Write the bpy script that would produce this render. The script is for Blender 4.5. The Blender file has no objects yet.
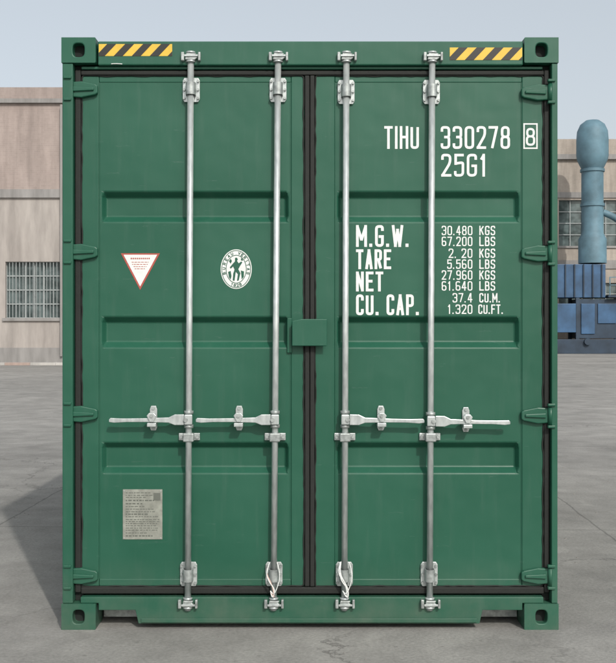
import bpy, bmesh, math, random
from mathutils import Vector, Matrix
random.seed(7)
S=204.0
def X(u): return (u-310.0)/S
def Z(v): return (630.0-v)/S
scene=bpy.context.scene
# ---------------------------------------------------------------- materials
def newmat(name):
    m=bpy.data.materials.new(name); m.use_nodes=True
    nt=m.node_tree; b=nt.nodes['Principled BSDF']
    return m,nt,b
def N(nt,t,**k):
    n=nt.nodes.new(t)
    for a,v in k.items(): setattr(n,a,v)
    return n
def noise(nt,scale,detail=6,rough=0.55,vec=None,dist=0.0,scl=None):
    n=N(nt,'ShaderNodeTexNoise'); n.inputs['Scale'].default_value=scale
    n.inputs['Detail'].default_value=detail; n.inputs['Roughness'].default_value=rough
    n.inputs['Distortion'].default_value=dist
    tc=N(nt,'ShaderNodeTexCoord'); src=tc.outputs['Object']
    if scl:
        mp=N(nt,'ShaderNodeMapping'); mp.inputs['Scale'].default_value=scl
        nt.links.new(src,mp.inputs['Vector']); src=mp.outputs['Vector']
    nt.links.new(src,n.inputs['Vector'])
    return n
def ramp(nt,src,stops):
    r=N(nt,'ShaderNodeValToRGB'); e=r.color_ramp.elements
    while len(e)<len(stops): e.new(0.5)
    for i,(p,c) in enumerate(stops):
        e[i].position=p; e[i].color=c if len(c)==4 else (*c,1)
    nt.links.new(src,r.inputs['Fac']); return r
def mix(nt,fac,a,b,mode='MIX'):
    m=N(nt,'ShaderNodeMix',data_type='RGBA',blend_type=mode)
    for s,v in ((m.inputs[0],fac),(m.inputs[6],a),(m.inputs[7],b)):
        if isinstance(v,bpy.types.NodeSocket): nt.links.new(v,s)
        else: s.default_value=v
    return m.outputs[2]
def bump(nt,b,src,strength,dist):
    n=N(nt,'ShaderNodeBump'); n.inputs['Strength'].default_value=strength; n.inputs['Distance'].default_value=dist
    nt.links.new(src,n.inputs['Height']); nt.links.new(n.outputs['Normal'],b.inputs['Normal'])
def gray(v): return (v,v,v,1)
def simple(name,col,rough=0.6,metal=0.0,var=0.12,scale=8,bmp=0.0,spec=0.5):
    m,nt,b=newmat(name)
    n=noise(nt,scale)
    lo=tuple(c*(1-var) for c in col[:3])+(1,); hi=tuple(min(1,c*(1+var)) for c in col[:3])+(1,)
    r=ramp(nt,n.outputs['Fac'],[(0.3,lo),(0.7,hi)])
    nt.links.new(r.outputs['Color'],b.inputs['Base Color'])
    b.inputs['Roughness'].default_value=rough; b.inputs['Metallic'].default_value=metal
    b.inputs['Specular IOR Level'].default_value=spec
    if bmp: bump(nt,b,noise(nt,scale*6).outputs['Fac'],bmp,0.003)
    return m
# green container paint
m,nt,b=newmat('green_paint'); green=m
n1=noise(nt,1.3,5); n2=noise(nt,22,6,0.6,scl=(1,1,0.10))
r1=ramp(nt,n1.outputs['Fac'],[(0.3,(0.0125,0.086,0.051,1)),(0.7,(0.0190,0.106,0.065,1))])
r2=ramp(nt,n2.outputs['Fac'],[(0.53,gray(0)),(0.85,gray(0.20))])
c=mix(nt,r2.outputs['Color'],r1.outputs['Color'],(0.10,0.16,0.13,1))
n3=noise(nt,150,3); r3=ramp(nt,n3.outputs['Fac'],[(0.69,gray(0)),(0.75,gray(0.4))])
c=mix(nt,r3.outputs['Color'],c,(0.09,0.12,0.095,1))
# sparse fine scratches
n6=noise(nt,7,3,.5,scl=(1,1,9)); r6=ramp(nt,n6.outputs['Fac'],[(0.715,gray(0)),(0.735,gray(0.35)),(0.755,gray(0))])
c=mix(nt,r6.outputs['Color'],c,(0.10,0.17,0.14,1))
# dust gathers low on the container
tc=N(nt,'ShaderNodeTexCoord'); sx_=N(nt,'ShaderNodeSeparateXYZ'); nt.links.new(tc.outputs['Object'],sx_.inputs[0])
dz=ramp(nt,sx_.outputs['Z'],[(0.0,gray(.36)),(0.35,gray(0))])
dm=mix(nt,1.0,dz.outputs['Color'],ramp(nt,noise(nt,6,6,.65).outputs['Fac'],[(.35,gray(.15)),(.7,gray(1))]).outputs['Color'],'MULTIPLY')
c=mix(nt,dm,c,(0.17,0.17,0.14,1))
nt.links.new(c,b.inputs['Base Color'])
rr=ramp(nt,n1.outputs['Fac'],[(0.3,gray(0.36)),(0.7,gray(0.52))]); nt.links.new(rr.outputs['Color'],b.inputs['Roughness'])
b.inputs['Specular IOR Level'].default_value=0.4
bump(nt,b,noise(nt,3.5,2).outputs['Fac'],0.5,0.016)
rubber=simple('black_rubber',(0.012,0.014,0.012,1),0.75,bmp=0.3,scale=20)
dark=simple('dark_cavity',(0.012,0.016,0.014,1),0.9)
m,nt,b=newmat('galvanized_steel'); galv=m
n1=noise(nt,45,5,scl=(1,1,0.3)); r1=ramp(nt,n1.outputs['Fac'],[(0.3,(0.42,0.46,0.455,1)),(0.7,(0.66,0.70,0.69,1))])
nt.links.new(r1.outputs['Color'],b.inputs['Base Color']); b.inputs['Metallic'].default_value=0.5; b.inputs['Roughness'].default_value=0.32
bump(nt,b,noise(nt,180).outputs['Fac'],0.15,0.001)
galv_d=simple('galvanized_dull',(0.36,0.39,0.38,1),0.45,0.5,0.35,40)
white=simple('white_vinyl',(0.74,0.76,0.74,1),0.5,var=0.06,scale=30)
yellow=simple('yellow_vinyl',(0.70,0.46,0.05,1),0.5,var=0.08,scale=20)
black=simple('black_vinyl',(0.02,0.02,0.018,1),0.5)
red=simple('red_vinyl',(0.40,0.08,0.06,1),0.5)
plate=simple('plate_metal',(0.30,0.31,0.27,1),0.45,0.3,0.25,25)
plate_ink=simple('plate_ink',(0.12,0.13,0.11,1),0.6)
pinkrope=simple('seal_plastic_pink',(0.6,0.42,0.36,1),0.5)

# ---------------------------------------------------------------- mesh helpers
def empty(name,loc=(0,0,0)):
    o=bpy.data.objects.new(name,None); o.location=loc; scene.collection.objects.link(o); return o
def mk(name,verts,faces,mat,parent=None,bevel=0,smooth=False,seg=2,recalc=True):
    me=bpy.data.meshes.new(name); bm=bmesh.new()
    vs=[bm.verts.new(v) for v in verts]
    for f in faces:
        try: bm.faces.new([vs[i] for i in f])
        except ValueError: pass
    if recalc: bmesh.ops.recalc_face_normals(bm,faces=bm.faces)
    bm.to_mesh(me); bm.free()
    if smooth:
        for p in me.polygons: p.use_smooth=True
    o=bpy.data.objects.new(name,me); scene.collection.objects.link(o)
    if isinstance(mat,list):
        for q in mat: me.materials.append(q)
    else: me.materials.append(mat)
    if parent: o.parent=parent
    if bevel:
        mo=o.modifiers.new('bevel','BEVEL'); mo.width=bevel; mo.segments=seg; mo.limit_method='ANGLE'; mo.angle_limit=math.radians(35)
    return o
def boxvf(x0,x1,y0,y1,z0,z1,base=0):
    v=[(x0,y0,z0),(x1,y0,z0),(x1,y1,z0),(x0,y1,z0),(x0,y0,z1),(x1,y0,z1),(x1,y1,z1),(x0,y1,z1)]
    f=[(0,1,5,4),(1,2,6,5),(2,3,7,6),(3,0,4,7),(4,5,6,7),(3,2,1,0)]
    return v,[tuple(i+base for i in q) for q in f]
def box(name,x0,x1,y0,y1,z0,z1,mat,parent=None,bevel=0):
    if x0>x1:x0,x1=x1,x0
    if z0>z1:z0,z1=z1,z0
    v,f=boxvf(x0,x1,y0,y1,z0,z1); return mk(name,v,f,mat,parent,bevel)
def boxes(name,lst,mat,parent=None,bevel=0):
    V=[];F=[]
    for a in lst:
        v,f=boxvf(*a,base=len(V)); V+=v;F+=f
    return mk(name,V,F,mat,parent,bevel)
def prism(name,pts,y0,y1,mat,parent=None,bevel=0):
    n=len(pts); V=[(x,y0,z) for x,z in pts]+[(x,y1,z) for x,z in pts]
    F=[tuple(range(n)),tuple(range(2*n-1,n-1,-1))]+[(i,(i+1)%n,(i+1)%n+n,i+n) for i in range(n)]
    return mk(name,V,F,mat,parent,bevel)
def cyl(name,p0,p1,r0,mat,parent=None,r1=None,n=20,bevel=0):
    r1=r0 if r1 is None else r1
    p0=Vector(p0);p1=Vector(p1);d=(p1-p0).normalized()
    a=d.orthogonal().normalized(); b=d.cross(a)
    V=[];
    for p,r in ((p0,r0),(p1,r1)):
        for i in range(n):
            t=2*math.pi*i/n; V.append(tuple(p+a*r*math.cos(t)+b*r*math.sin(t)))
    F=[(i,(i+1)%n,(i+1)%n+n,i+n) for i in range(n)]+[tuple(range(n)),tuple(range(n,2*n))]
    o=mk(name,V,F,mat,parent,bevel)
    for p in o.data.polygons: p.use_smooth=len(p.vertices)==4
    return o
def tube(name,pts,r,mat,parent=None):
    cu=bpy.data.curves.new(name,'CURVE'); cu.dimensions='3D'; cu.bevel_depth=r; cu.bevel_resolution=3
    s=cu.splines.new('NURBS'); s.points.add(len(pts)-1)
    for i,p in enumerate(pts): s.points[i].co=(*p,1)
    s.use_endpoint_u=True; s.order_u=3
    cu.materials.append(mat)
    o=bpy.data.objects.new(name,cu); scene.collection.objects.link(o)
    if parent:o.parent=parent
    return o
def ell(cx,cz,rx,rz,n=40): return [(cx+rx*math.cos(2*math.pi*i/n),cz+rz*math.sin(2*math.pi*i/n)) for i in range(n)]

# ---------------------------------------------------------------- stroke lettering
R=0.45
G={
'0':[(1,[(0,0,R),(1,0,R),(1,1,R),(0,1,R)])],
'1':[(0,[(.1,.8),(.55,1)]),(0,[(.55,1),(.55,0)])],
'2':[(0,[(0,.78),(0,1,R),(1,1,R),(1,.62,R),(0,0),(1,0)])],
'3':[(0,[(0,.8),(0,1,R),(1,1,R),(1,.52,R*.8),(.35,.52)]),(0,[(.35,.52),(1,.52,R*.8),(1,0,R),(0,0,R),(0,.2)])],
'4':[(0,[(.72,0),(.72,1)]),(0,[(.60,1),(0,.28),(1,.28)])],
'5':[(0,[(.95,1),(.05,1),(.05,.58),(.6,.62,R),(1,.62,R),(1,0,R),(0,0,R),(0,.2)])],
'6':[(0,[(.95,.93),(.8,1,.2),(0,1,R),(0,.5)]),(1,[(0,0,R),(1,0,R),(1,.52,R),(0,.52,R)])],
'7':[(0,[(0,1),(1,1),(.35,0)])],
'8':[(1,[(.05,.53,R),(.95,.53,R),(.95,1,R),(.05,1,R)]),(1,[(0,0,R),(1,0,R),(1,.53,R),(0,.53,R)])],
'9':[(0,[(.05,.07),(.2,0,.2),(1,0,R),(1,.5)]),(1,[(0,1,R),(1,1,R),(1,.48,R),(0,.48,R)])],
'T':[(0,[(0,1),(1,1)]),(0,[(.5,1),(.5,0)])],
'I':[(0,[(.5,1),(.5,0)])],
'H':[(0,[(0,0),(0,1)]),(0,[(1,0),(1,1)]),(0,[(0,.52),(1,.52)])],
'U':[(0,[(0,1),(0,0,R),(1,0,R),(1,1)])],
'V':[(0,[(0,1),(.5,0),(1,1)])],
'G':[(0,[(1,.78),(1,1,R),(0,1,R),(0,0,R),(1,0,R),(1,.47),(.6,.47)])],
'C':[(0,[(1,.75),(1,1,R),(0,1,R),(0,0,R),(1,0,R),(1,.25)])],
'K':[(0,[(0,0),(0,1)]),(0,[(1,1),(.05,.42)]),(0,[(.35,.6),(1,0)])],
'S':[(0,[(1,.78),(1,1,R),(0,1,R),(0,.54,R),(1,.48,R),(1,0,R),(0,0,R),(0,.22)])],
'L':[(0,[(0,1),(0,0),(1,0)])],
'B':[(0,[(0,0),(1,0,R),(1,.53,R),(0,.53)]),(0,[(0,0),(0,1)]),(0,[(0,1),(.92,1,R),(.92,.53,R),(.5,.53)])],
'M':[(0,[(0,0),(0,1),(.5,.3),(1,1),(1,0)])],
'W':[(0,[(0,1),(.25,0),(.5,.8),(.75,0),(1,1)])],
'N':[(0,[(0,0),(0,1),(1,0),(1,1)])],
'E':[(0,[(1,1),(0,1),(0,0),(1,0)]),(0,[(0,.52),(.8,.52)])],
'F':[(0,[(1,1),(0,1),(0,0)]),(0,[(0,.52),(.8,.52)])],
'A':[(0,[(0,0),(.5,1),(1,0)]),(0,[(.2,.28),(.8,.28)])],
'R':[(0,[(0,0),(0,1)]),(0,[(0,1),(1,1,R),(1,.48,R),(0,.48)]),(0,[(.55,.48),(1,0)])],
'P':[(0,[(0,0),(0,1)]),(0,[(0,1),(1,1,R),(1,.45,R),(0,.45)])],
}
def rounded(pts,closed,w=0):
    out=[];n=len(pts)
    for i,p in enumerate(pts):
        r=p[2]; P=Vector(p[:2])
        if r==0 or (not closed and i in(0,n-1)): out.append(P);continue
        A=Vector(pts[(i-1)%n][:2]);B=Vector(pts[(i+1)%n][:2])
        r=min(r,(A-P).length*.5,(B-P).length*.5)
        a=P+(A-P).normalized()*r;b=P+(B-P).normalized()*r
        for k in range(7):
            t=k/6; out.append(a*(1-t)**2+P*2*t*(1-t)+b*t*t)
    o2=[out[0]]
    for p in out[1:]:
        if (p-o2[-1]).length>1e-6:o2.append(p)
    return o2
def ribbon(pts,closed,w,V,F,y,xf=None):
    n=len(pts)
    if closed and (pts[0]-pts[-1]).length<1e-6: pts=pts[:-1];n-=1
    base=len(V)
    for i in range(n):
        if closed: a=pts[i-1];c=pts[(i+1)%n]
        else: a=pts[max(i-1,0)];c=pts[min(i+1,n-1)]
        p=pts[i]
        d1=(p-a).normalized() if (p-a).length>1e-9 else (c-p).normalized()
        d2=(c-p).normalized() if (c-p).length>1e-9 else d1
        t=(d1+d2)
        t=t.normalized() if t.length>1e-3 else d1
        nr=Vector((-t.y,t.x)); k=1/max(0.45,abs(nr.dot(Vector((-d1.y,d1.x)))))
        for s in(1,-1):
            q=p+nr*s*w*.5*k
            V.append((q.x,y,q.y) if xf is None else xf(q,y))
    for i in range(n if closed else n-1):
        j=(i+1)%n
        F.append((base+2*i,base+2*i+1,base+2*j+1,base+2*j))
def glyph(paths,fx,fz,rs,sw,V,F,y,xf=None,dy=.0002):
    k=0
    for cl,path in paths:
        pts=[(fx(p[0]),fz(p[1]),(p[2]*rs if len(p)>2 else 0)) for p in path]
        if cl:
            ribbon(rounded(pts,True),True,sw,V,F,y-dy*k,xf); k+=1; continue
        seg=[pts[0]];segs=[]
        for i,p in enumerate(pts[1:],1):
            seg.append(p)
            if p[2]==0 and i<len(pts)-1: segs.append(seg);seg=[p]
        segs.append(seg)
        for si,sg in enumerate(segs):
            rp=rounded(sg,False)
            if len(rp)<2: continue
            for (e,nb) in ((0,1),(-1,-2)):
                inner=(e==0 and si>0) or (e==-1 and si<len(segs)-1)
                dd=(rp[e]-rp[nb]).normalized()
                diag=min(abs(dd.x),abs(dd.y))>.15
                atedge=len(sg)==2 or inner
                rp[e]=rp[e]+dd*sw*(.22 if diag else (.5 if atedge else .1))
            ribbon(rp,False,sw,V,F,y-dy*k,xf); k+=1
def lettering(name,items,y,mat,parent):
    V=[];F=[]
    for (s,x0,x1,z0,z1,sw) in items:
        wt={'.':0.4,'I':0.32,' ':0.5,'W':1.3,'M':1.25,'1':0.75}
        gap=0.26
        tot=sum(wt.get(c,1) for c in s); unit=(x1-x0)/(tot+gap*(len(s)-1)); x=x0
        for c in s:
            w=unit*wt.get(c,1)
            if c=='.':
                V0=len(V); V+= [(x,y,z0),(x+sw*1.1,y,z0),(x+sw*1.1,y,z0+sw*1.2),(x,y,z0+sw*1.2)]; F.append((V0,V0+1,V0+2,V0+3))
            elif c in G:
                gx0=x+sw/2;gw=w-sw;gz0=z0+sw/2;gh=z1-z0-sw
                glyph(G[c],lambda a:gx0+a*gw,lambda b_:gz0+b_*gh,max(gw,sw*1.2),sw,V,F,y)
            x+=w+unit*gap
    return mk(name,V,F,mat,parent,recalc=False)

# ================================================================ CONTAINER
C=empty('shipping_container')
H=2.906; HW=1.216
def casting(name,cx0,cx1,cy0,cy1,z0,z1,outer):
    V=[];F=[];MI=[]
    def holed(o,u,v,w,h,rx,rz,nd,depth):
        o=Vector(o);u=Vector(u);v=Vector(v);nd=Vector(nd)
        n=40;b=len(V);c=(w/2,h/2);inn=[];out=[]
        for i in range(n):
            t=2*math.pi*(i+.5)/n; ct,st=math.cos(t),math.sin(t)
            k=min(w/2/max(abs(ct),1e-6),h/2/max(abs(st),1e-6))
            out.append([c[0]+ct*k,c[1]+st*k]); 
            e=3.0; s=(abs(ct)**e+abs(st)**e)**(-1/e)
            inn.append((c[0]+rx*ct*s,c[1]+rz*st*s))
        for q in((0,0),(w,0),(w,h),(0,h)):
            i=min(range(n),key=lambda i:(out[i][0]-q[0])**2+(out[i][1]-q[1])**2); out[i]=list(q)
        for p in out: V.append(tuple(o+u*p[0]+v*p[1]))
        for p in inn: V.append(tuple(o+u*p[0]+v*p[1]))
        for p in inn: V.append(tuple(o+u*p[0]+v*p[1]+nd*depth))
        for i in range(n):
            j=(i+1)%n
            F.append((b+i,b+j,b+n+j,b+n+i));MI.append(0)
            F.append((b+n+i,b+n+j,b+2*n+j,b+2*n+i));MI.append(0)
        F.append(tuple(b+2*n+i for i in range(n)));MI.append(1)  # hole end coloured near-black to stand for the shade inside
    w=cx1-cx0;h=z1-z0;d=cy1-cy0
    front=cy0<1
    yf=cy0 if front else cy1
    sy=1 if front else -1
    holed((cx0,yf,z0),(1,0,0),(0,0,1),w,h,.029,.034,(0,sy,0),.045)
    xo=cx0 if outer<0 else cx1
    holed((xo,cy0,z0),(0,1,0),(0,0,1),d,h,.036,.032,(-outer,0,0),.035)
    b=len(V)
    v,_=boxvf(cx0,cx1,cy0,cy1,z0,z1); V.extend(v)
    fs=[(4,5,6,7),(3,2,1,0)]
    fs.append((3,2,6,7) if front else (0,1,5,4))
    fs.append((1,2,6,5) if outer<0 else (3,0,4,7))
    for q in fs: F.append(tuple(b+i for i in q));MI.append(0)
    o=mk(name,V,F,[green,dark],C)
    for p,mi in zip(o.data.polygons,MI): p.material_index=mi
    bm=bmesh.new();bm.from_mesh(o.data);bmesh.ops.remove_doubles(bm,verts=bm.verts,dist=1e-5);bmesh.ops.recalc_face_normals(bm,faces=bm.faces);bm.to_mesh(o.data);bm.free()
    mo=o.modifiers.new('bevel','BEVEL');mo.width=.005;mo.segments=2;mo.limit_method='ANGLE';mo.angle_limit=math.radians(40)
L=6.058
for i,(sx) in enumerate((-1,1)):
    for yy in ((0,.178),(L-.178,L)):
        for zz in((0,.127),(H-.124,H)):
            a,b_=(-HW-.003,-HW+.165) if sx<0 else (HW-.165,HW+.003)
            casting('corner_casting',a,b_,yy[0],yy[1],zz[0],zz[1],sx)
for sx in(-1,1):
    a,b_=(X(62),X(72.5)) if sx<0 else (X(552),X(558))
    box('corner_post_front',a,b_,.006,.14,.128,H-.125,green,C,.004)
    a,b_=(X(72.8),X(80)) if sx<0 else (X(544.5),X(551.7))
    box('corner_post_inner',a,b_,.062,.14,.13,H-.127,dark,C)
    a,b_=(-HW,-HW+.15) if sx<0 else (HW-.15,HW)
    box('corner_post_rear',a,b_,L-.14,L-.006,.128,H-.125,green,C,.004)
    a,b_=(-HW,-HW+.06) if sx<0 else (HW-.06,HW)
    box('top_side_rail',a,b_,.18,L-.18,H-.075,H-.01,green,C,.004)
    box('bottom_side_rail',a,b_,.18,L-.18,.03,.17,green,C,.004)
    y=.141;prof=[]
    while y<L-.15:
        for dy,dep in((0,0),(.07,0),(.138,.036),(.208,.036)):
            prof.append((y+dy,dep))
        y+=.276
    prof=[p for p in prof if p[0]<L-.145]
    V=[]
    for p in prof:
        xx=sx*(HW-.008-p[1])
        V+=[(xx,p[0],.171),(xx,p[0],H-.076)]
    mk('side_wall',V,[(2*i,2*i+2,2*i+3,2*i+1) for i in range(len(prof)-1)],green,C)
prof=[];y=.2
while y<L-.2:
    for dy,dep in((0,0),(.08,0),(.1,.02),(.18,.02)): prof.append((y+dy,dep))
    y+=.2
V=[];
for p in prof: V+=[(-HW+.06,p[0],H-.02-p[1]),(HW-.06,p[0],H-.02-p[1])]
mk('roof',V,[(2*i,2*i+2,2*i+3,2*i+1) for i in range(len(prof)-1)],green,C)
box('roof_header_plate',-HW+.166,HW-.166,.07,.22,H-.02,H-.012,green,C)
box('rear_wall',-HW+.15,HW-.15,L-.06,L-.03,.16,H-.1,green,C)
box('floor',-HW+.061,HW-.061,.15,L-.1,.13,.16,dark,C)
boxes('cross_members',[(-HW+.061,HW-.061,.5+i*.3,.54+i*.3,.05,.129) for i in range(18)],green,C)
xL,xR=X(97.5),X(523.5)
box('door_header',xL,xR,.008,.13,Z(64.5),Z(40.5),green,C,.006)
box('door_header_lip',X(80),X(544),.03,.13,Z(67.5),Z(64.8),green,C,.003)
sp=[(80,598),(544,598),(544,604),(523,604),(523,611),(483,611),(480,624.5),(138,624.5),(135,611),(98,611),(98,604),(80,604)]
prism('door_sill',[(X(a),Z(b_)) for a,b_ in sp],.012,.10,green,C,.003)
box('sill_back_plate',xL,X(136),.16,.17,.02,.13,galv_d,C)
box('sill_back_plate_b',X(483),xR,.16,.17,.02,.13,galv_d,C)
box('sill_drip_flange',X(141),X(477),.004,.011,Z(623),Z(619),green,C,.002)
def door(name,x0,x1,px0,px1,zt,zb):
    D=empty(name);D.parent=C
    yF=.046
    box('stile_outer',x0,px0,yF,.10,zb,zt,green,D,.004)
    box('stile_inner',px1,x1,yF,.10,zb,zt,green,D,.004)
    box('rail_top',px0+.001,px1-.001,yF+.001,.10,zt-.032,zt,green,D,.004)
    box('rail_bottom',px0+.001,px1-.001,yF+.001,.10,zb,zb+.035,green,D,.004)
    a0,a1=px0+.0005,px1-.0005
    bands=[(190,221),(316.5,348),(443.5,475)]
    m_=.012; yP=.050; yR=.086
    xs=[a0,a0+m_,a0+m_+.018,a1-m_-.018,a1-m_,a1]
    zs=[(zb+.034,0)]
    for (t,b2) in reversed(bands):
        zs+= [(Z(b2),0),(Z(b2)+.030,1),(Z(t)-.028,1),(Z(t),0)]
    zs.append((zt-.031,0))
    V=[];F=[]
    for (z,rec) in zs:
        for i,x in enumerate(xs):
            V.append((x,yR if (rec and i in(2,3)) else yP,z))
    nx=len(xs)
    for j in range(len(zs)-1):
        for i in range(nx-1):
            F.append((j*nx+i,j*nx+i+1,(j+1)*nx+i+1,(j+1)*nx+i))
    mk('corrugated_panel',V,F,green,D,bevel=.006,seg=3)
    boxes('weld_bead',[(a0,a0+.004,yP-.003,yP,zb+.036,zt-.033),(a1-.004,a1,yP-.003,yP,zb+.036,zt-.033)],green,D,.001)
    return D
zt,zb=Z(73.5),Z(588.5)
dl=door('door_leaf_left',X(79.5),X(304.2),X(97),X(291),zt,zb)
dr=door('door_leaf_right',X(315),X(545.5),X(335),X(524),zt,zb)
def gasket(name,x0,x1,z0,z1,y0=.036): box(name,x0,x1,y0,.11,z0,z1,rubber,C,.005)
gasket('gasket_left_side',X(73.2),X(79),zb-.03,zt+.028)
gasket('gasket_right_side',X(546),X(551.4),zb-.03,zt+.028)
gasket('gasket_top',X(79.3),X(545.7),zt+.002,zt+.024,.034)
gasket('gasket_bottom',X(79.3),X(545.7),zb-.036,zb-.003,.034)
gasket('gasket_centre_a',X(304.7),X(309.5),zb,zt,.034)
gasket('gasket_centre_b',X(310),X(314.6),zb,zt,.032)
box('door_backing',X(75),X(549),.112,.125,.14,H-.11,dark,C)
def bead(pts,r=.0035):
    P=[]
    for (a,b_) in zip(pts[:-1],pts[1:]):
        n=int((Vector(b_)-Vector(a)).length/.03)+1
        for i in range(n):
            p=Vector(a).lerp(Vector(b_),i/n); P.append((p.x+random.uniform(-.003,.003),p.y,p.z+random.uniform(-.003,.003)))
    P.append(pts[-1]); tube('sealant_bead',P,r,rubber,C)
bead([(X(80),.044,zb),(X(80),.044,zt),(X(303.6),.044,zt),(X(304),.044,zb),(X(80),.044,zb)])
bead([(X(315.4),.044,zb),(X(315.4),.044,zt),(X(545),.044,zt),(X(545),.044,zb),(X(315.4),.044,zb)])
for zc in(88,251.5,414.5,577.5):
    for sx in(-1,1):
        def hx(u): return X(u) if sx<0 else X(619.5-u+ -0.5)
        z0=Z(zc+(3 if (sx>0 and zc<100) else 1.5 if sx>0 and zc<420 else 0))
        pts=[(hx(67.5),z0-.036),(hx(80),z0-.040),(hx(94),z0-.026),(hx(96.5),z0-.018),(hx(96.5),z0+.018),(hx(94),z0+.026),(hx(80),z0+.040),(hx(67.5),z0+.036)]
        prism('hinge_blade',pts,.022,.0455,green,C,.005)
        prism('hinge_rib',[(hx(72),z0-.012),(hx(93),z0-.007),(hx(93),z0+.007),(hx(72),z0+.012)],.012,.0218,green,C,.004)
        cyl('hinge_pin',(hx(67.5),.020,z0-.046),(hx(67.5),.020,z0+.046),.0135,green,C)
        cyl('hinge_pin_head',(hx(67.5),.020,z0+.0465),(hx(67.5),.020,z0+.053),.009,galv_d,C)
        boxes('hinge_lug',[(min(hx(63.5),hx(71)),max(hx(63.5),hx(71)),-.004,.02,z0+.047,z0+.060),(min(hx(63.5),hx(71)),max(hx(63.5),hx(71)),-.004,.02,z0-.060,z0-.047)],green,C,.003)
rods=[(190.5,187.5,-1),(278,273.5,-1),(346.5,344.5,1),(432.5,430,1)]
yr=.012
def rx(r,v): return X(r[0]+(r[1]-r[0])*(v-55)/(605-55))
for ri,r in enumerate(rods):
    Rn=empty('locking_rod_assembly');Rn.parent=C
    cyl('rod',(rx(r,53),yr,Z(53)),(rx(r,611),yr,Z(611)),.0155,galv,Rn,n=28)
    for (v,up) in((57,1),(604,-1)):
        xc=rx(r,v); zc=Z(v)
        prism('cam',[(xc-.026,zc-.014*1),(xc+.02,zc-.016),(xc+.036,zc-.004),(xc+.022,zc+.006),(xc+.03,zc+.016),(xc-.02,zc+.018)],-.012,.006,galv_d,Rn,.003)
        cyl('cam_collar',(xc,yr,zc-.024),(xc,yr,zc-.015),.025,galv,Rn)
        cyl('cam_collar',(xc,yr,zc+.02),(xc,yr,zc+.029),.023,galv,Rn)
        boxes('keeper',[(xc-.045,xc-.030,-.016,.0115,zc-.02,zc+.022),(xc+.038,xc+.050,-.016,.0115,zc-.02,zc+.022)],galv_d,Rn,.003)
        box('keeper_pin',xc-.0295,xc+.0375,-.018,-.0125,zc+.004*up-.004,zc+.004*up+.005,galv,Rn,.001)
    for v in(88,576):
        xc=rx(r,v); zc=Z(v+ (2 if ri>1 and v<100 else 0))
        w=.042
        prism('bracket_plate',[(xc-w,zc-.046),(xc-w+.008,zc-.060),(xc+w-.008,zc-.060),(xc+w,zc-.046),(xc+w,zc+.046),(xc+w-.008,zc+.06),(xc-w+.008,zc+.06),(xc-w,zc+.046)],.038,.0455,galv,Rn,.002)
        V=[];F=[];n=12
        for zz in(zc-.030,zc+.030):
            for i in range(n+1):
                t=math.pi*i/n
                V.append((xc+.024*math.cos(t),yr-.002-.022*math.sin(t),zz))
        m0=len(V)
        V+=[(xc+.0245,.0375,zc-.03),(xc-.0245,.0375,zc-.03),(xc+.0245,.0375,zc+.03),(xc-.0245,.0375,zc+.03)]
        F=[(i,i+1,i+n+2,i+n+1) for i in range(n)]+[(m0,0,n+1,m0+2),(n,m0+1,m0+3,2*n+1)]
        o=mk('strap',V,F,galv_d,Rn); so=o.modifiers.new('s','SOLIDIFY');so.thickness=.004
        for dx in(-.034,.034):
            for dz in(-.042,0,.042):
                cyl('bolt',(xc+dx,.026,zc+dz),(xc+dx,.0375,zc+dz),.0065,galv_d,Rn,n=6)
    xc=rx(r,437);zc=Z(437.5)
    box('guide_plate',xc-.052,xc+.052,.036,.0455,zc-.018,zc+.018,galv,Rn,.003)
    box('guide_clamp',xc-.026,xc+.026,-.011,.0355,zc-.021,zc+.021,galv_d,Rn,.005)
    for dx in(-.04,.04): cyl('bolt',(xc+dx,.024,zc),(xc+dx,.0355,zc),.009,galv_d,Rn,n=6)
    sd=r[2]; zc=Z(419.5 if ri!=3 else 421); xc=rx(r,420)
    cyl('handle_collar',(xc,yr,zc-.042),(xc,yr,zc-.026),.023,galv_d,Rn)
    cyl('handle_collar',(xc,yr,zc+.026),(xc,yr,zc+.042),.023,galv_d,Rn)
    box('handle_hub',xc-.020,xc+.020,-.020,.0,zc-.025,zc+.025,galv,Rn,.005)
    cyl('handle_pivot',(xc+sd*.012,-.028,zc),(xc+sd*.012,-.0205,zc),.010,galv_d,Rn)
    hp=[(.0,.026),(.045,.026),(.075,.012),(.20,.009),(.30,.009),(.36,.012),(.366,.004),(.366,-.008),(.34,-.012),(.28,-.009),(.18,-.010),(.075,-.014),(.045,-.026),(0,-.026)]
    off=.021
    hp=[(xc+sd*(off+a),zc+b_-(a*.01 if sd<0 else a*.02)) for a,b_ in hp]
    prism('handle',hp,-.017,-.005,galv,Rn,.003)
    xr=xc+sd*.178; zr=zc+.002
    pts=[(xr-.018,zr-.045),(xr-.012,zr-.060),(xr+.012,zr-.060),(xr+.018,zr-.045),(xr+.018,zr+.045),(xr+.012,zr+.062),(xr-.012,zr+.062),(xr-.018,zr+.045)]
    prism('catch_plate',pts,.040,.0455,galv,Rn,.002)
    box('catch_cradle',xr-.022,xr+.022,-.003,.0395,zr-.036,zr-.013,galv_d,Rn,.003)
    box('catch_lip',xr-.022,xr+.022,-.028,-.0032,zr-.036,zr-.018,galv,Rn,.003)
    prism('catch_flap',[(xr-.024,zr+.018),(xr-.008,zr-.012),(xr+.010,zr-.014),(xr+.024,zr+.018),(xr+.012,zr+.032),(xr-.012,zr+.032)],-.027,-.0175,galv,Rn,.003)
    cyl('catch_pivot',(xr,-.034,zr+.018),(xr,.04,zr+.018),.008,galv_d,Rn)
    cyl('rivet',(xr,.034,zr+.050),(xr,.0395,zr+.050),.008,galv_d,Rn,n=8)
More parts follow.
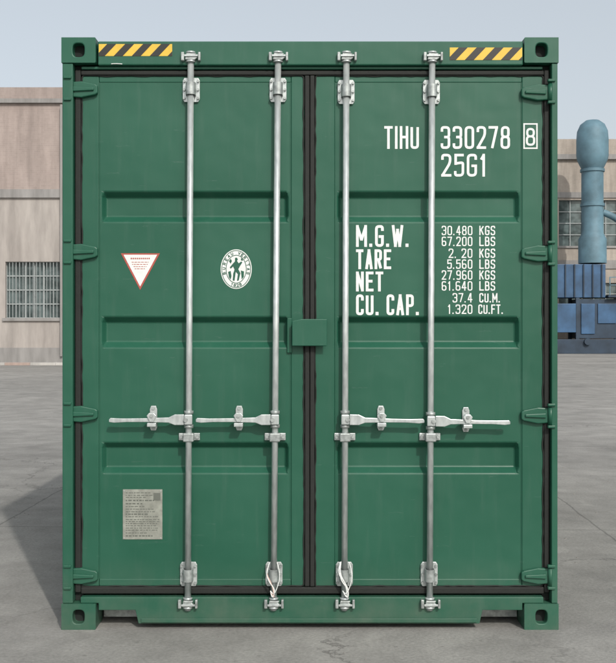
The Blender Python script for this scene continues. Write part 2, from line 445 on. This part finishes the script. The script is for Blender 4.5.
    cyl('rivet',(xr,.034,zr-.050),(xr,.0395,zr-.050),.008,galv_d,Rn,n=8)
prism('seal_guard',[(X(292),Z(321)),(X(301),Z(319)),(X(327),Z(319)),(X(327),Z(346)),(X(292),Z(346))],-.006,.002,green,C,.004)
box('seal_guard_wall',X(293),X(301),.0021,.046,Z(345.5),Z(321.5),green,C,.003)
box('seal_guard_top',X(303),X(326.5),.0021,.030,Z(322.5),Z(319.5),green,C,.002)
box('seal_guard_wing',X(287),X(291.8),.036,.0455,Z(353),Z(318),green,C,.003)
for (u,mt) in((273,pinkrope),(345,white)):
    x=X(u)
    for k in range(3):
        j=lambda a:random.uniform(-a,a)
        tube('wire_seal',[(x-.02+j(.008),-.012,Z(563)+j(.01)),(x-.034+j(.008),-.022,Z(572)),(x-.012+j(.01),-.026,Z(580)),(x+.012+j(.01),-.024,Z(589)),(x+.004+j(.01),-.02,Z(597)+j(.015)),(x-.012,-.018,Z(590))],.0026,mt if k==1 else white,C)
    tube('wire_seal_loop',[(x+.02,-.012,Z(562)),(x+.035,-.022,Z(571)),(x+.03,-.02,Z(583)),(x+.01,-.018,Z(592))],.0022,white,C)
def hazard(u0,u1,v0,v1,par):
    y=.0068
    box('hazard_sticker',X(u0),X(u1),y,.0078,Z(v1),Z(v0),yellow,par)
    V=[];F=[];h=v1-v0; sl=h*.95; u=u0-3
    while u<u1:
        poly=[(u,v1),(u+9,v1),(u+9+sl,v0),(u+sl,v0)]
        def clip(P,lim,keep):
            o=[]
            for i in range(len(P)):
                a=P[i-1];b_=P[i];ia=keep(a[0]);ib=keep(b_[0])
                if ia!=ib:
                    t=(lim-a[0])/(b_[0]-a[0]); o.append((lim,a[1]+t*(b_[1]-a[1])))
                if ib:o.append(b_)
            return o
        P=clip(poly,u0,lambda q:q>=u0)
        if P: P=clip(P,u1,lambda q:q<=u1)
        if len(P)>2:
            b0=len(V); V+= [(X(a),y-.0008,Z(c_)) for a,c_ in P]; F.append(tuple(range(b0,b0+len(P))))
        u+=18
    mk('hazard_stripes',V,F,black,par,recalc=False)
hazard(98.5,172,43.5,55.5,C); hazard(450,522.5,47,59.5,C)
yd=.0492
def T(s,u0,u1,v0,v1,sw): return (s,X(u0),X(u1),Z(v1),Z(v0),sw)
lettering('id_lettering',[T('TIHU',385,420,124,147,.0125),T('330278',442,512,124,147,.0125),T('25G1',442.5,489,152,175,.0125),
  T('M.G.W.',356.5,410,224,246,.0135),T('TARE',356.5,392,248.5,268.5,.0135),T('NET',356.5,384,271,291,.0135),T('CU. CAP.',356.5,420,294,315,.0135)],yd,white,dr)
lettering('check_digit',[T('8',527.8,537.2,126,144,.0105)],.0450,white,dr)
def small(a,b_,v,ua=443,ub=474,va=481,vb=497): return [T(a,ua,ub,v-.3,v+9.2,.0054),T(b_,va,vb,v-.3,v+9.2,.0060)]
it=[]
it+=small('30.480','KGS',225)+small('67.200','LBS',236)+small('2. 20','KGS',248,450)+small('5.560','LBS',259,448.5)
it+=small('27.960','KGS',270)+small('61.640','LBS',281)+small('37.4','CU.M.',293,454,474,481,502)+small('1.320','CU.FT.',304.5,449,474,480,505)
lettering('weight_lettering',it,yd,white,dr)
V=[];F=[]
ribbon([Vector(p) for p in((X(526),Z(146.5)),(X(539),Z(146.5)),(X(539),Z(122)),(X(526),Z(122)))],True,.007,V,F,.0446)
mk('check_digit_box',V,F,white,dr,recalc=False)
def tri(u0,u1,um,v0,v1): return [(X(u0),Z(v0)),(X(um),Z(v1)),(X(u1),Z(v0))]
prism('warning_triangle',tri(119,158.5,138.5,252.5,289.5),.0482,.0498,red,dl)
prism('warning_triangle_inner',tri(121.8,155.7,138.5,254,286),.0474,.0481,white,dl)
it=[]
random.seed(5)
for (a,c_,v,h) in ((129,148.5,257,1.5),(130,147,261.2,.6),(130.5,146.5,263.4,.6),(132,145,265.6,.6),(133,144,267.8,.6)):
    q=a
    while q<c_:
        ww=random.uniform(1,3) if h<1 else 1.3
        it.append((X(q),X(min(q+ww,c_)),.0466,.0473,Z(v+h),Z(v))); q+=ww+.7
boxes('warning_text',it,red,dl)
cx,cz=X(235.5),Z(268.5)
prism('emblem_disc',ell(cx,cz,.077,.098),.0484,.0498,white,dl)
V=[];F=[]
for k,(a,c_) in enumerate(((.071,.092),(.050,.069))):
    ribbon([Vector(p) for p in ell(cx,cz,a,c_)],True,.0034,V,F,.0478)
def place(s,t0,t1,flip=False):
    for i,ch in enumerate(s):
        if ch not in G: continue
        t=math.radians(t0+(t1-t0)*i/(len(s)-1)); px,pz=cx+.0605*math.cos(t),cz+.0805*math.sin(t)
        ang=t-math.pi/2+(math.pi if flip else 0); ca,sa=math.cos(ang),math.sin(ang)
        def xf(q,y): return (px+q.x*ca-q.y*sa,y,pz+q.x*sa+q.y*ca)
        glyph(G[ch],lambda a:(a-.5)*.0085,lambda b_:(b_-.5)*.012,.0085,.0034,V,F,.0478,xf)
place('BUREAU',195,110);place('VERITAS',75,-15);place('1828',250,290,True)
mk('emblem_lines',V,F,green,dl,recalc=False)
def poly(pts,y0=.0472,y1=.0483,m=green): prism('emblem_figure',[(cx+a*1.05,cz+b_*1.12) for a,b_ in pts],y0,y1,m,dl)
poly([(-.005,.050),(.003,.051),(.008,.044),(.004,.036),(.012,.026),(.024,.034),(.029,.030),(.017,.012),(.010,.0),(.020,-.018),(.012,-.05),(.004,-.052),(.008,-.022),(-.002,-.012),(-.008,-.052),(-.016,-.05),(-.014,-.02),(-.008,-.002),(-.014,.012),(-.026,.002),(-.03,.008),(-.014,.026),(-.006,.034)])
poly([(-.034,.036),(-.026,.046),(-.020,.036),(-.026,.024)]); poly([(.024,.050),(.032,.042),(.030,.036),(.022,.040)])
poly([(-.038,-.012),(-.026,-.008),(-.022,-.030),(-.026,-.046),(-.034,-.036)]); poly([(.022,-.006),(.037,-.010),(.036,-.034),(.026,-.046),(.024,-.024)])
box('data_plate',X(121),X(161),.0475,.0498,Z(541.5),Z(491),plate,dl,.001)
it=[]
def row(u,v,w,h): it.append((X(u),X(u+w),.0468,.0474,Z(v+h),Z(v)))
random.seed(3)
v=494
while v<538:
    u=124; h=0.8 if random.random()<.75 else 1.3
    end=random.uniform(140,158)
    if 518<v<524: end=158
    while u<end:
        w=random.uniform(1.0,3.5); row(u,v,min(w,158-u),h); u+=w+random.uniform(.5,1.4)
        if u>157: break
    v+=h+random.uniform(1.2,2.2)
boxes('data_plate_text',it,plate_ink,dl)
box('data_plate_badge',X(152),X(159),.0462,.0467,Z(502),Z(494.5),plate_ink,dl)
for a,b_ in((122.5,492.5),(159.5,492.5),(122.5,540),(159.5,540)):
    cyl('rivet',(X(a),.044,Z(b_)),(X(a),.0473,Z(b_)),.003,galv,dl,n=8)
tube('paint_scuff',[(X(111),.0075,Z(67.5)+.02),(X(116),.007,Z(66)+.015),(X(122),.0075,Z(66)+.012)],.002,white,C)

# ================================================================ GROUND
m,nt,b=newmat('concrete_yard'); conc=m
n1=noise(nt,.22,8,.6); n2=noise(nt,2.2,8,.65); n3=noise(nt,55,6,.7); n4=noise(nt,.9,7,.62,dist=1.0)
c=ramp(nt,n1.outputs['Fac'],[(0.32,(0.235,0.23,0.215,1)),(0.68,(0.36,0.35,0.328,1))]).outputs['Color']
c2=ramp(nt,n2.outputs['Fac'],[(0.35,gray(.76)),(0.65,gray(1.08))]).outputs['Color']
c=mix(nt,1.0,c,c2,'MULTIPLY')
c3=ramp(nt,n3.outputs['Fac'],[(0.3,gray(.74)),(0.7,gray(1.14))]).outputs['Color']
c=mix(nt,1.0,c,c3,'MULTIPLY')
st=ramp(nt,n4.outputs['Fac'],[(0.54,gray(0)),(0.70,gray(.45))]).outputs['Color']
c=mix(nt,st,c,(0.15,0.145,0.135,1))
n5=noise(nt,14,4,.6); sp_=ramp(nt,n5.outputs['Fac'],[(0.64,gray(0)),(0.72,gray(.55))]).outputs['Color']
c=mix(nt,sp_,c,(0.14,0.135,0.125,1))
n7=noise(nt,5,5,.6,scl=(1,.35,1)); s7=ramp(nt,n7.outputs['Fac'],[(0.62,gray(0)),(0.75,gray(.35))]).outputs['Color']
c=mix(nt,s7,c,(0.42,0.41,0.38,1))
tc=N(nt,'ShaderNodeTexCoord'); nd=noise(nt,1.6,7,.7)
va=N(nt,'ShaderNodeVectorMath',operation='MULTIPLY_ADD'); 
nt.links.new(nd.outputs['Color'],va.inputs[0]); va.inputs[1].default_value=(1.1,1.1,.9); nt.links.new(tc.outputs['Object'],va.inputs[2])
vo=N(nt,'ShaderNodeTexVoronoi',feature='DISTANCE_TO_EDGE'); vo.inputs['Scale'].default_value=.33
nt.links.new(va.outputs[0],vo.inputs['Vector'])
ck=ramp(nt,vo.outputs['Distance'],[(0.0,gray(1)),(0.003,gray(0.7)),(0.006,gray(0))]).outputs['Color']
nm=ramp(nt,noise(nt,.5,3).outputs['Fac'],[(0.45,gray(0)),(0.6,gray(.7))]).outputs['Color']
ckm=mix(nt,1.0,ck,nm,'MULTIPLY')
c=mix(nt,ckm,c,(0.09,0.085,0.08,1))
br=N(nt,'ShaderNodeTexBrick'); br.offset=0; br.inputs['Scale'].default_value=1
br.inputs['Brick Width'].default_value=4.5; br.inputs['Row Height'].default_value=5.5; br.inputs['Mortar Size'].default_value=.008
br.inputs['Color1'].default_value=gray(.95);br.inputs['Color2'].default_value=gray(1.04);br.inputs['Mortar'].default_value=gray(.6)
mp=N(nt,'ShaderNodeMapping'); mp.inputs['Location'].default_value=(2.4,2.9,0); mp.inputs['Rotation'].default_value=(0,0,.03)
nw=noise(nt,3,4); vb=N(nt,'ShaderNodeVectorMath',operation='MULTIPLY_ADD'); vb.inputs[1].default_value=(.05,.05,0)
nt.links.new(nw.outputs['Color'],vb.inputs[0]); nt.links.new(tc.outputs['Object'],vb.inputs[2])
nt.links.new(vb.outputs[0],mp.inputs['Vector']);nt.links.new(mp.outputs['Vector'],br.inputs['Vector'])
c=mix(nt,1.0,c,br.outputs['Color'],'MULTIPLY')
nt.links.new(c,b.inputs['Base Color']); b.inputs['Roughness'].default_value=.9
bump(nt,b,n3.outputs['Fac'],.6,.007)
mk('ground',[(-600,-100,0),(600,-100,0),(600,900,0),(-600,900,0)],[(0,1,2,3)],conc)
V=[];F=[]
random.seed(11)
for i in range(320):
    x=random.uniform(-4,4); y=random.uniform(-.9,9)
    if abs(x)<1.3 and y>-.05: continue
    r_=random.uniform(.003,.009); b0=len(V)
    for k in range(5):
        t=2*math.pi*k/5+random.random()*.8; V.append((x+r_*math.cos(t),y+r_*math.sin(t),.0))
    V.append((x,y,r_*.8))
    for k in range(5): F.append((b0+k,b0+(k+1)%5,b0+5))
grit=simple('grit_stone',(.2,.19,.175,1),.9,var=.4,scale=3)
mk('gravel_grit',V,F,grit)

# ================================================================ BUILDINGS
def wallmat(name,c0,c1,brick=False):
    m,nt,b=newmat(name)
    n1=noise(nt,.35,7,.6,scl=(1,1,.45)); n2=noise(nt,3,6,.6,scl=(1,1,.22)); n3=noise(nt,1.4,5,.6,scl=(1,1,.12))
    c=ramp(nt,n1.outputs['Fac'],[(.3,c0),(.7,c1)]).outputs['Color']
    c=mix(nt,1.0,c,ramp(nt,n2.outputs['Fac'],[(.35,gray(.84)),(.65,gray(1.05))]).outputs['Color'],'MULTIPLY')
    c=mix(nt,1.0,c,ramp(nt,n3.outputs['Fac'],[(.35,gray(.80)),(.55,gray(1.0))]).outputs['Color'],'MULTIPLY')
    if brick:
        br=N(nt,'ShaderNodeTexBrick'); br.inputs['Scale'].default_value=1; br.inputs['Brick Width'].default_value=.3;br.inputs['Row Height'].default_value=.09;br.inputs['Mortar Size'].default_value=.012
        br.inputs['Color1'].default_value=gray(.94);br.inputs['Color2'].default_value=gray(1.02);br.inputs['Mortar'].default_value=gray(1.05)
        tc=N(nt,'ShaderNodeTexCoord');mp=N(nt,'ShaderNodeMapping');mp.inputs['Rotation'].default_value=(math.radians(90),0,0)
        nt.links.new(tc.outputs['Object'],mp.inputs['Vector']);nt.links.new(mp.outputs['Vector'],br.inputs['Vector'])
        c=mix(nt,1.0,c,br.outputs['Color'],'MULTIPLY')
    nt.links.new(c,b.inputs['Base Color']);b.inputs['Roughness'].default_value=.9
    return m
pink=wallmat('pink_render',(.33,.27,.245,1),(.40,.335,.305,1),True)  # building wall colours include slight distance haze as added paleness
pale=wallmat('pale_render',(.36,.325,.30,1),(.44,.405,.375,1))
tan=wallmat('tan_render',(.36,.315,.27,1),(.44,.39,.34,1),True)
cement=wallmat('cement',(.26,.25,.24,1),(.34,.33,.32,1))
kerbm=wallmat('kerb_concrete',(.40,.39,.37,1),(.52,.50,.47,1))
kerbp=wallmat('kerb_faded_red',(.40,.31,.27,1),(.46,.36,.31,1))
frame_w=simple('window_frame_paint',(.36,.39,.39,1),.6)
m,nt,b=newmat('window_glass');glass=m
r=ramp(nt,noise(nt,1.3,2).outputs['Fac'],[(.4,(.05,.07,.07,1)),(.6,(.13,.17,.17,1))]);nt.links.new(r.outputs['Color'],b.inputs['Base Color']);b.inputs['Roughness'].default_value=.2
def facade(parent,name,x0,x1,y,zb_,zt_,openings,mat,th=.35):
    xs=sorted({x0,x1,*[o[0] for o in openings],*[o[1] for o in openings]})
    zs=sorted({zb_,zt_,*[o[2] for o in openings],*[o[3] for o in openings]})
    V=[];F=[]
    def q(a,b_,c_,d):
        k=len(V);V.extend([a,b_,c_,d]);F.append((k,k+1,k+2,k+3))
    for i in range(len(xs)-1):
        for j in range(len(zs)-1):
            cx_,cz_=(xs[i]+xs[i+1])/2,(zs[j]+zs[j+1])/2
            if any(o[0]<cx_<o[1] and o[2]<cz_<o[3] for o in openings): continue
            q((xs[i],y,zs[j]),(xs[i+1],y,zs[j]),(xs[i+1],y,zs[j+1]),(xs[i],y,zs[j+1]))
    for o in openings:
        a,b_,c_,d=o
        q((a,y,c_),(a,y+th,c_),(a,y+th,d),(a,y,d));q((b_,y,c_),(b_,y+th,c_),(b_,y+th,d),(b_,y,d))
        q((a,y,c_),(b_,y,c_),(b_,y+th,c_),(a,y+th,c_));q((a,y,d),(b_,y,d),(b_,y+th,d),(a,y+th,d))
    mk(name,V,F,mat,parent,recalc=False)
def window(parent,x0,x1,z0,z1,y,nx,nz,grille=False):
    box('glass',x0,x1,y+.28,y+.30,z0,z1,glass,parent)
    t=.05;L_=[]
    for i in range(nx+1):
        xx=x0+(x1-x0)*i/nx; L_.append((max(x0,xx-t/2),min(x1,xx+t/2),y+.2,y+.278,z0,z1))
    boxes('mullions',L_,frame_w,parent)
    L_=[]
    for i in range(nz+1):
        zz=z0+(z1-z0)*i/nz; L_.append((x0,x1,y+.19,y+.199,max(z0,zz-t/2),min(z1,zz+t/2)))
    boxes('transoms',L_,frame_w,parent)
    box('sill',x0-.12,x1+.12,y-.1,y+.18,z0-.14,z0-.003,cement,parent)
    if grille:
        n=int((x1-x0)/.16)
        boxes('grille',[(x0+.16*i,x0+.16*i+.022,y+.05,y+.08,z0,z1) for i in range(1,n+1)],frame_w,parent)
B1=empty('factory_building')
yb=43.0
bx0,bx1=-60.0,1.0
ops=[]
for k in range(-9,4):
    a=-14.25+k*4.9
    if a<bx0+1 or a+2.65>bx1-.5: continue
    ops.append((a,a+2.65,2.1,4.75))
facade(B1,'lower_wall',bx0,bx1,yb,0,7.75,ops,pale)
for w_ in ops: window(B1,*w_,yb,6,4,True)
facade(B1,'upper_wall',bx0,bx1,yb+.003,8.15,12.2,[],pink)
box('string_course',bx0-.1,bx1+.1,yb-.12,yb+.3,7.752,8.148,cement,B1)
box('parapet_coping',bx0-.2,bx1+.2,yb-.16,yb+.5,12.202,12.40,cement,B1)
box('parapet',bx0-.05,bx1+.05,yb-.05,yb+.4,12.402,12.95,pink,B1)
box('plinth',bx0,bx1,yb-.1,yb-.003,0,.7,cement,B1)
boxes('pilasters',[(-16.35+i*4.9,-15.95+i*4.9,yb-.09,yb-.002,.702,7.748) for i in range(-8,4)],pale,B1)
box('downpipe',-11.62,-11.52,yb-.24,yb-.165,.3,12.1,cement,B1)
box('side_wall',bx1-.3,bx1,yb+.5,yb+24,0,12.5,pink,B1); box('end_wall',bx0,bx0+.3,yb+.5,yb+24,0,12.5,pink,B1)
box('roof_slab',bx0+.3,bx1-.31,yb+.41,yb+24,12.0,12.3,cement,B1)
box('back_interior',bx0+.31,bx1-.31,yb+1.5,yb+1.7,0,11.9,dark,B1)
B2=empty('workshop_building')
y2=67.0
wx0,wx1=6.0,70.0
ops=[]
k=-2
while True:
    x0_=17.7+k*5.2
    if x0_+4.2>wx1-1: break
    if x0_>wx0+.5: ops+= [(x0_,x0_+4.2,7.5,10.75),(x0_,x0_+4.2,1.8,4.9)]
    k+=1
facade(B2,'front_wall',wx0,wx1,y2,0,13.6,ops,tan)
for o_ in ops: window(B2,*o_,y2,5,4)
box('cornice',wx0-.2,wx1+.2,y2-.25,y2+.4,13.602,13.95,cement,B2)
box('parapet',wx0-.03,wx1+.03,y2-.03,y2+.4,13.952,15.05,tan,B2)
box('floor_band',wx0,wx1,y2-.08,y2-.003,5.9,6.5,cement,B2)
box('lintel_band',wx0,wx1,y2-.08,y2-.003,10.9,11.3,cement,B2)
box('side_wall',wx0,wx0+.3,y2+.5,y2+25,0,13.6,tan,B2);box('side_wall_b',wx1-.3,wx1,y2+.5,y2+25,0,13.6,tan,B2)
box('roof_slab',wx0+.31,wx1-.31,y2+.42,y2+25,13.2,13.5,cement,B2)
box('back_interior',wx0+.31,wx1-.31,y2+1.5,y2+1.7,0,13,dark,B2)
B3=empty('warehouse_building')
box('walls',-30,60,110,140,0,9,pale,B3); box('roof',-31,61,109,141,9.002,9.6,cement,B3)
boxes('doors',[(-20+i*12,-15+i*12,109.8,109.99,0,5) for i in range(6)],frame_w,B3)

ductm=simple('duct_paint',(.105,.195,.245,1),.6,var=.3,scale=.9)
bluem=simple('machine_blue',(.035,.095,.19,1),.5,var=.35,scale=1)
dblue=simple('machine_dark_blue',(.022,.042,.07,1),.6,var=.35,scale=1)
E=empty('dust_extractor')
dx,dy=18.95,63.0
prof=[(0,15.6),(.45,15.52),(.8,15.25),(1.0,14.8),(1.05,14.2),(1.05,13.2),(1.0,12.9),(.76,12.4),(.72,12.3),(.8,12.28),(.8,12.1),(.72,12.08),(.72,10.0),(.8,9.98),(.8,9.8),(.72,9.78),(.72,8.0),(.92,7.6),(.92,6.0)]
V=[];F=[];n=32
for (r_,z_) in prof:
    for i in range(n):
        t=2*math.pi*i/n;V.append((dx+r_*math.cos(t),dy+r_*math.sin(t),z_))
for j in range(len(prof)-1):
    for i in range(n):
        k=(i+1)%n;F.append((j*n+i,j*n+k,(j+1)*n+k,(j+1)*n+i))
o=mk('stack_duct',V,F,ductm,E)
for p in o.data.polygons:p.use_smooth=True
o.modifiers.new('es','EDGE_SPLIT').split_angle=math.radians(40)
boxes('filter_housing',[(15.6,19.6,62.2,64.2,3.7,5.9),(15.4,17.6,62.0,64.0,1.4,3.3)],bluem,E,.03)
boxes('hopper_body',[(17.8,20.6,62.3,64.0,1.0,3.6)],dblue,E,.03)
boxes('hopper_panels',[(18.0,18.9,62.22,62.299,1.3,3.3),(19.1,20.3,62.22,62.299,2.0,3.3)],bluem,E,.02)
boxes('housing_ribs',[(15.7+i*.6,15.78+i*.6,62.1,62.198,3.72,5.88) for i in range(7)],dblue,E)
boxes('support_legs',[(x_,x_+.22,y_,y_+.22,0,3.69) for x_ in (14.9,15.18,17.6,20.7) for y_ in (62.0,63.9)],dblue,E)
boxes('skid_base',[(15.3,21.2,61.9,64.3,0,.95)],dblue,E,.03)
boxes('railing',[(19.8,23.5,62.0,62.06,5.0,5.06),(19.8,23.5,62.0,62.06,4.5,4.55)]+[(19.8+i*.9,19.86+i*.9,62.0,62.06,3.86,5.0) for i in range(5)],ductm,E)
box('platform',19.7,23.6,61.9,64.2,3.71,3.85,dblue,E)
tube('side_duct',[(19.6,62.9,9.4),(20.8,62.9,9.0),(21.6,62.9,7.5),(21.6,62.9,3.86)],.22,ductm,E)
cyl('tank',(22.2,62.9,.0),(22.2,62.9,3.0),.8,bluem,E,n=28)
cyl('flywheel',(18.3,61.86,.8),(18.3,61.7,.8),.22,dblue,E)
K=empty('faded_kerb')
wl=[];rl=[]
for i in range(30):
    x0_=-34+i*1.1
    (rl if i%3==1 else wl).append((x0_,x0_+1.095,39.0,39.25,0,.12))
boxes('pale_blocks',wl,kerbm,K,.01);boxes('faded_red_blocks',rl,kerbp,K,.01)

# ================================================================ LIGHT
d=Vector((-1.33,3.4,-2.9)).normalized()
sl=bpy.data.lights.new('sun','SUN');sl.energy=2.2;sl.angle=math.radians(1.0);sl.color=(1,.96,.90)
so=bpy.data.objects.new('sun',sl);so.rotation_euler=d.to_track_quat('-Z','Y').to_euler();so.location=(6,-15,14);scene.collection.objects.link(so)
w=bpy.data.worlds.new('World');scene.world=w;w.use_nodes=True;nt=w.node_tree
bg=nt.nodes['Background'];sk=nt.nodes.new('ShaderNodeTexSky');sk.sky_type='NISHITA';sk.sun_disc=False
sk.sun_elevation=math.asin(-d.z);sk.sun_rotation=math.atan2(-d.x,-d.y)
sk.air_density=1.0;sk.dust_density=4.0;sk.ozone_density=1.0
hs=nt.nodes.new('ShaderNodeHueSaturation');hs.inputs['Saturation'].default_value=.55
ad=nt.nodes.new('ShaderNodeMix');ad.data_type='RGBA';ad.blend_type='ADD';ad.inputs[0].default_value=1
ad.inputs[7].default_value=(2.95,3.15,3.15,1)
nt.links.new(sk.outputs['Color'],hs.inputs['Color']);nt.links.new(hs.outputs['Color'],ad.inputs[6]);nt.links.new(ad.outputs[2],bg.inputs['Color']);bg.inputs['Strength'].default_value=.1
# ================================================================ CAMERA
cd=bpy.data.cameras.new('camera');cd.sensor_fit='HORIZONTAL';cd.sensor_width=36;cd.lens=36*1020/616;cd.clip_end=3000
co=bpy.data.objects.new('camera',cd);co.location=(X(308),-5.0,Z(331.5));co.rotation_euler=(math.radians(90),0,0);scene.collection.objects.link(co)
scene.camera=co
scene.view_settings.view_transform='Standard';scene.view_settings.look='None';scene.view_settings.exposure=0
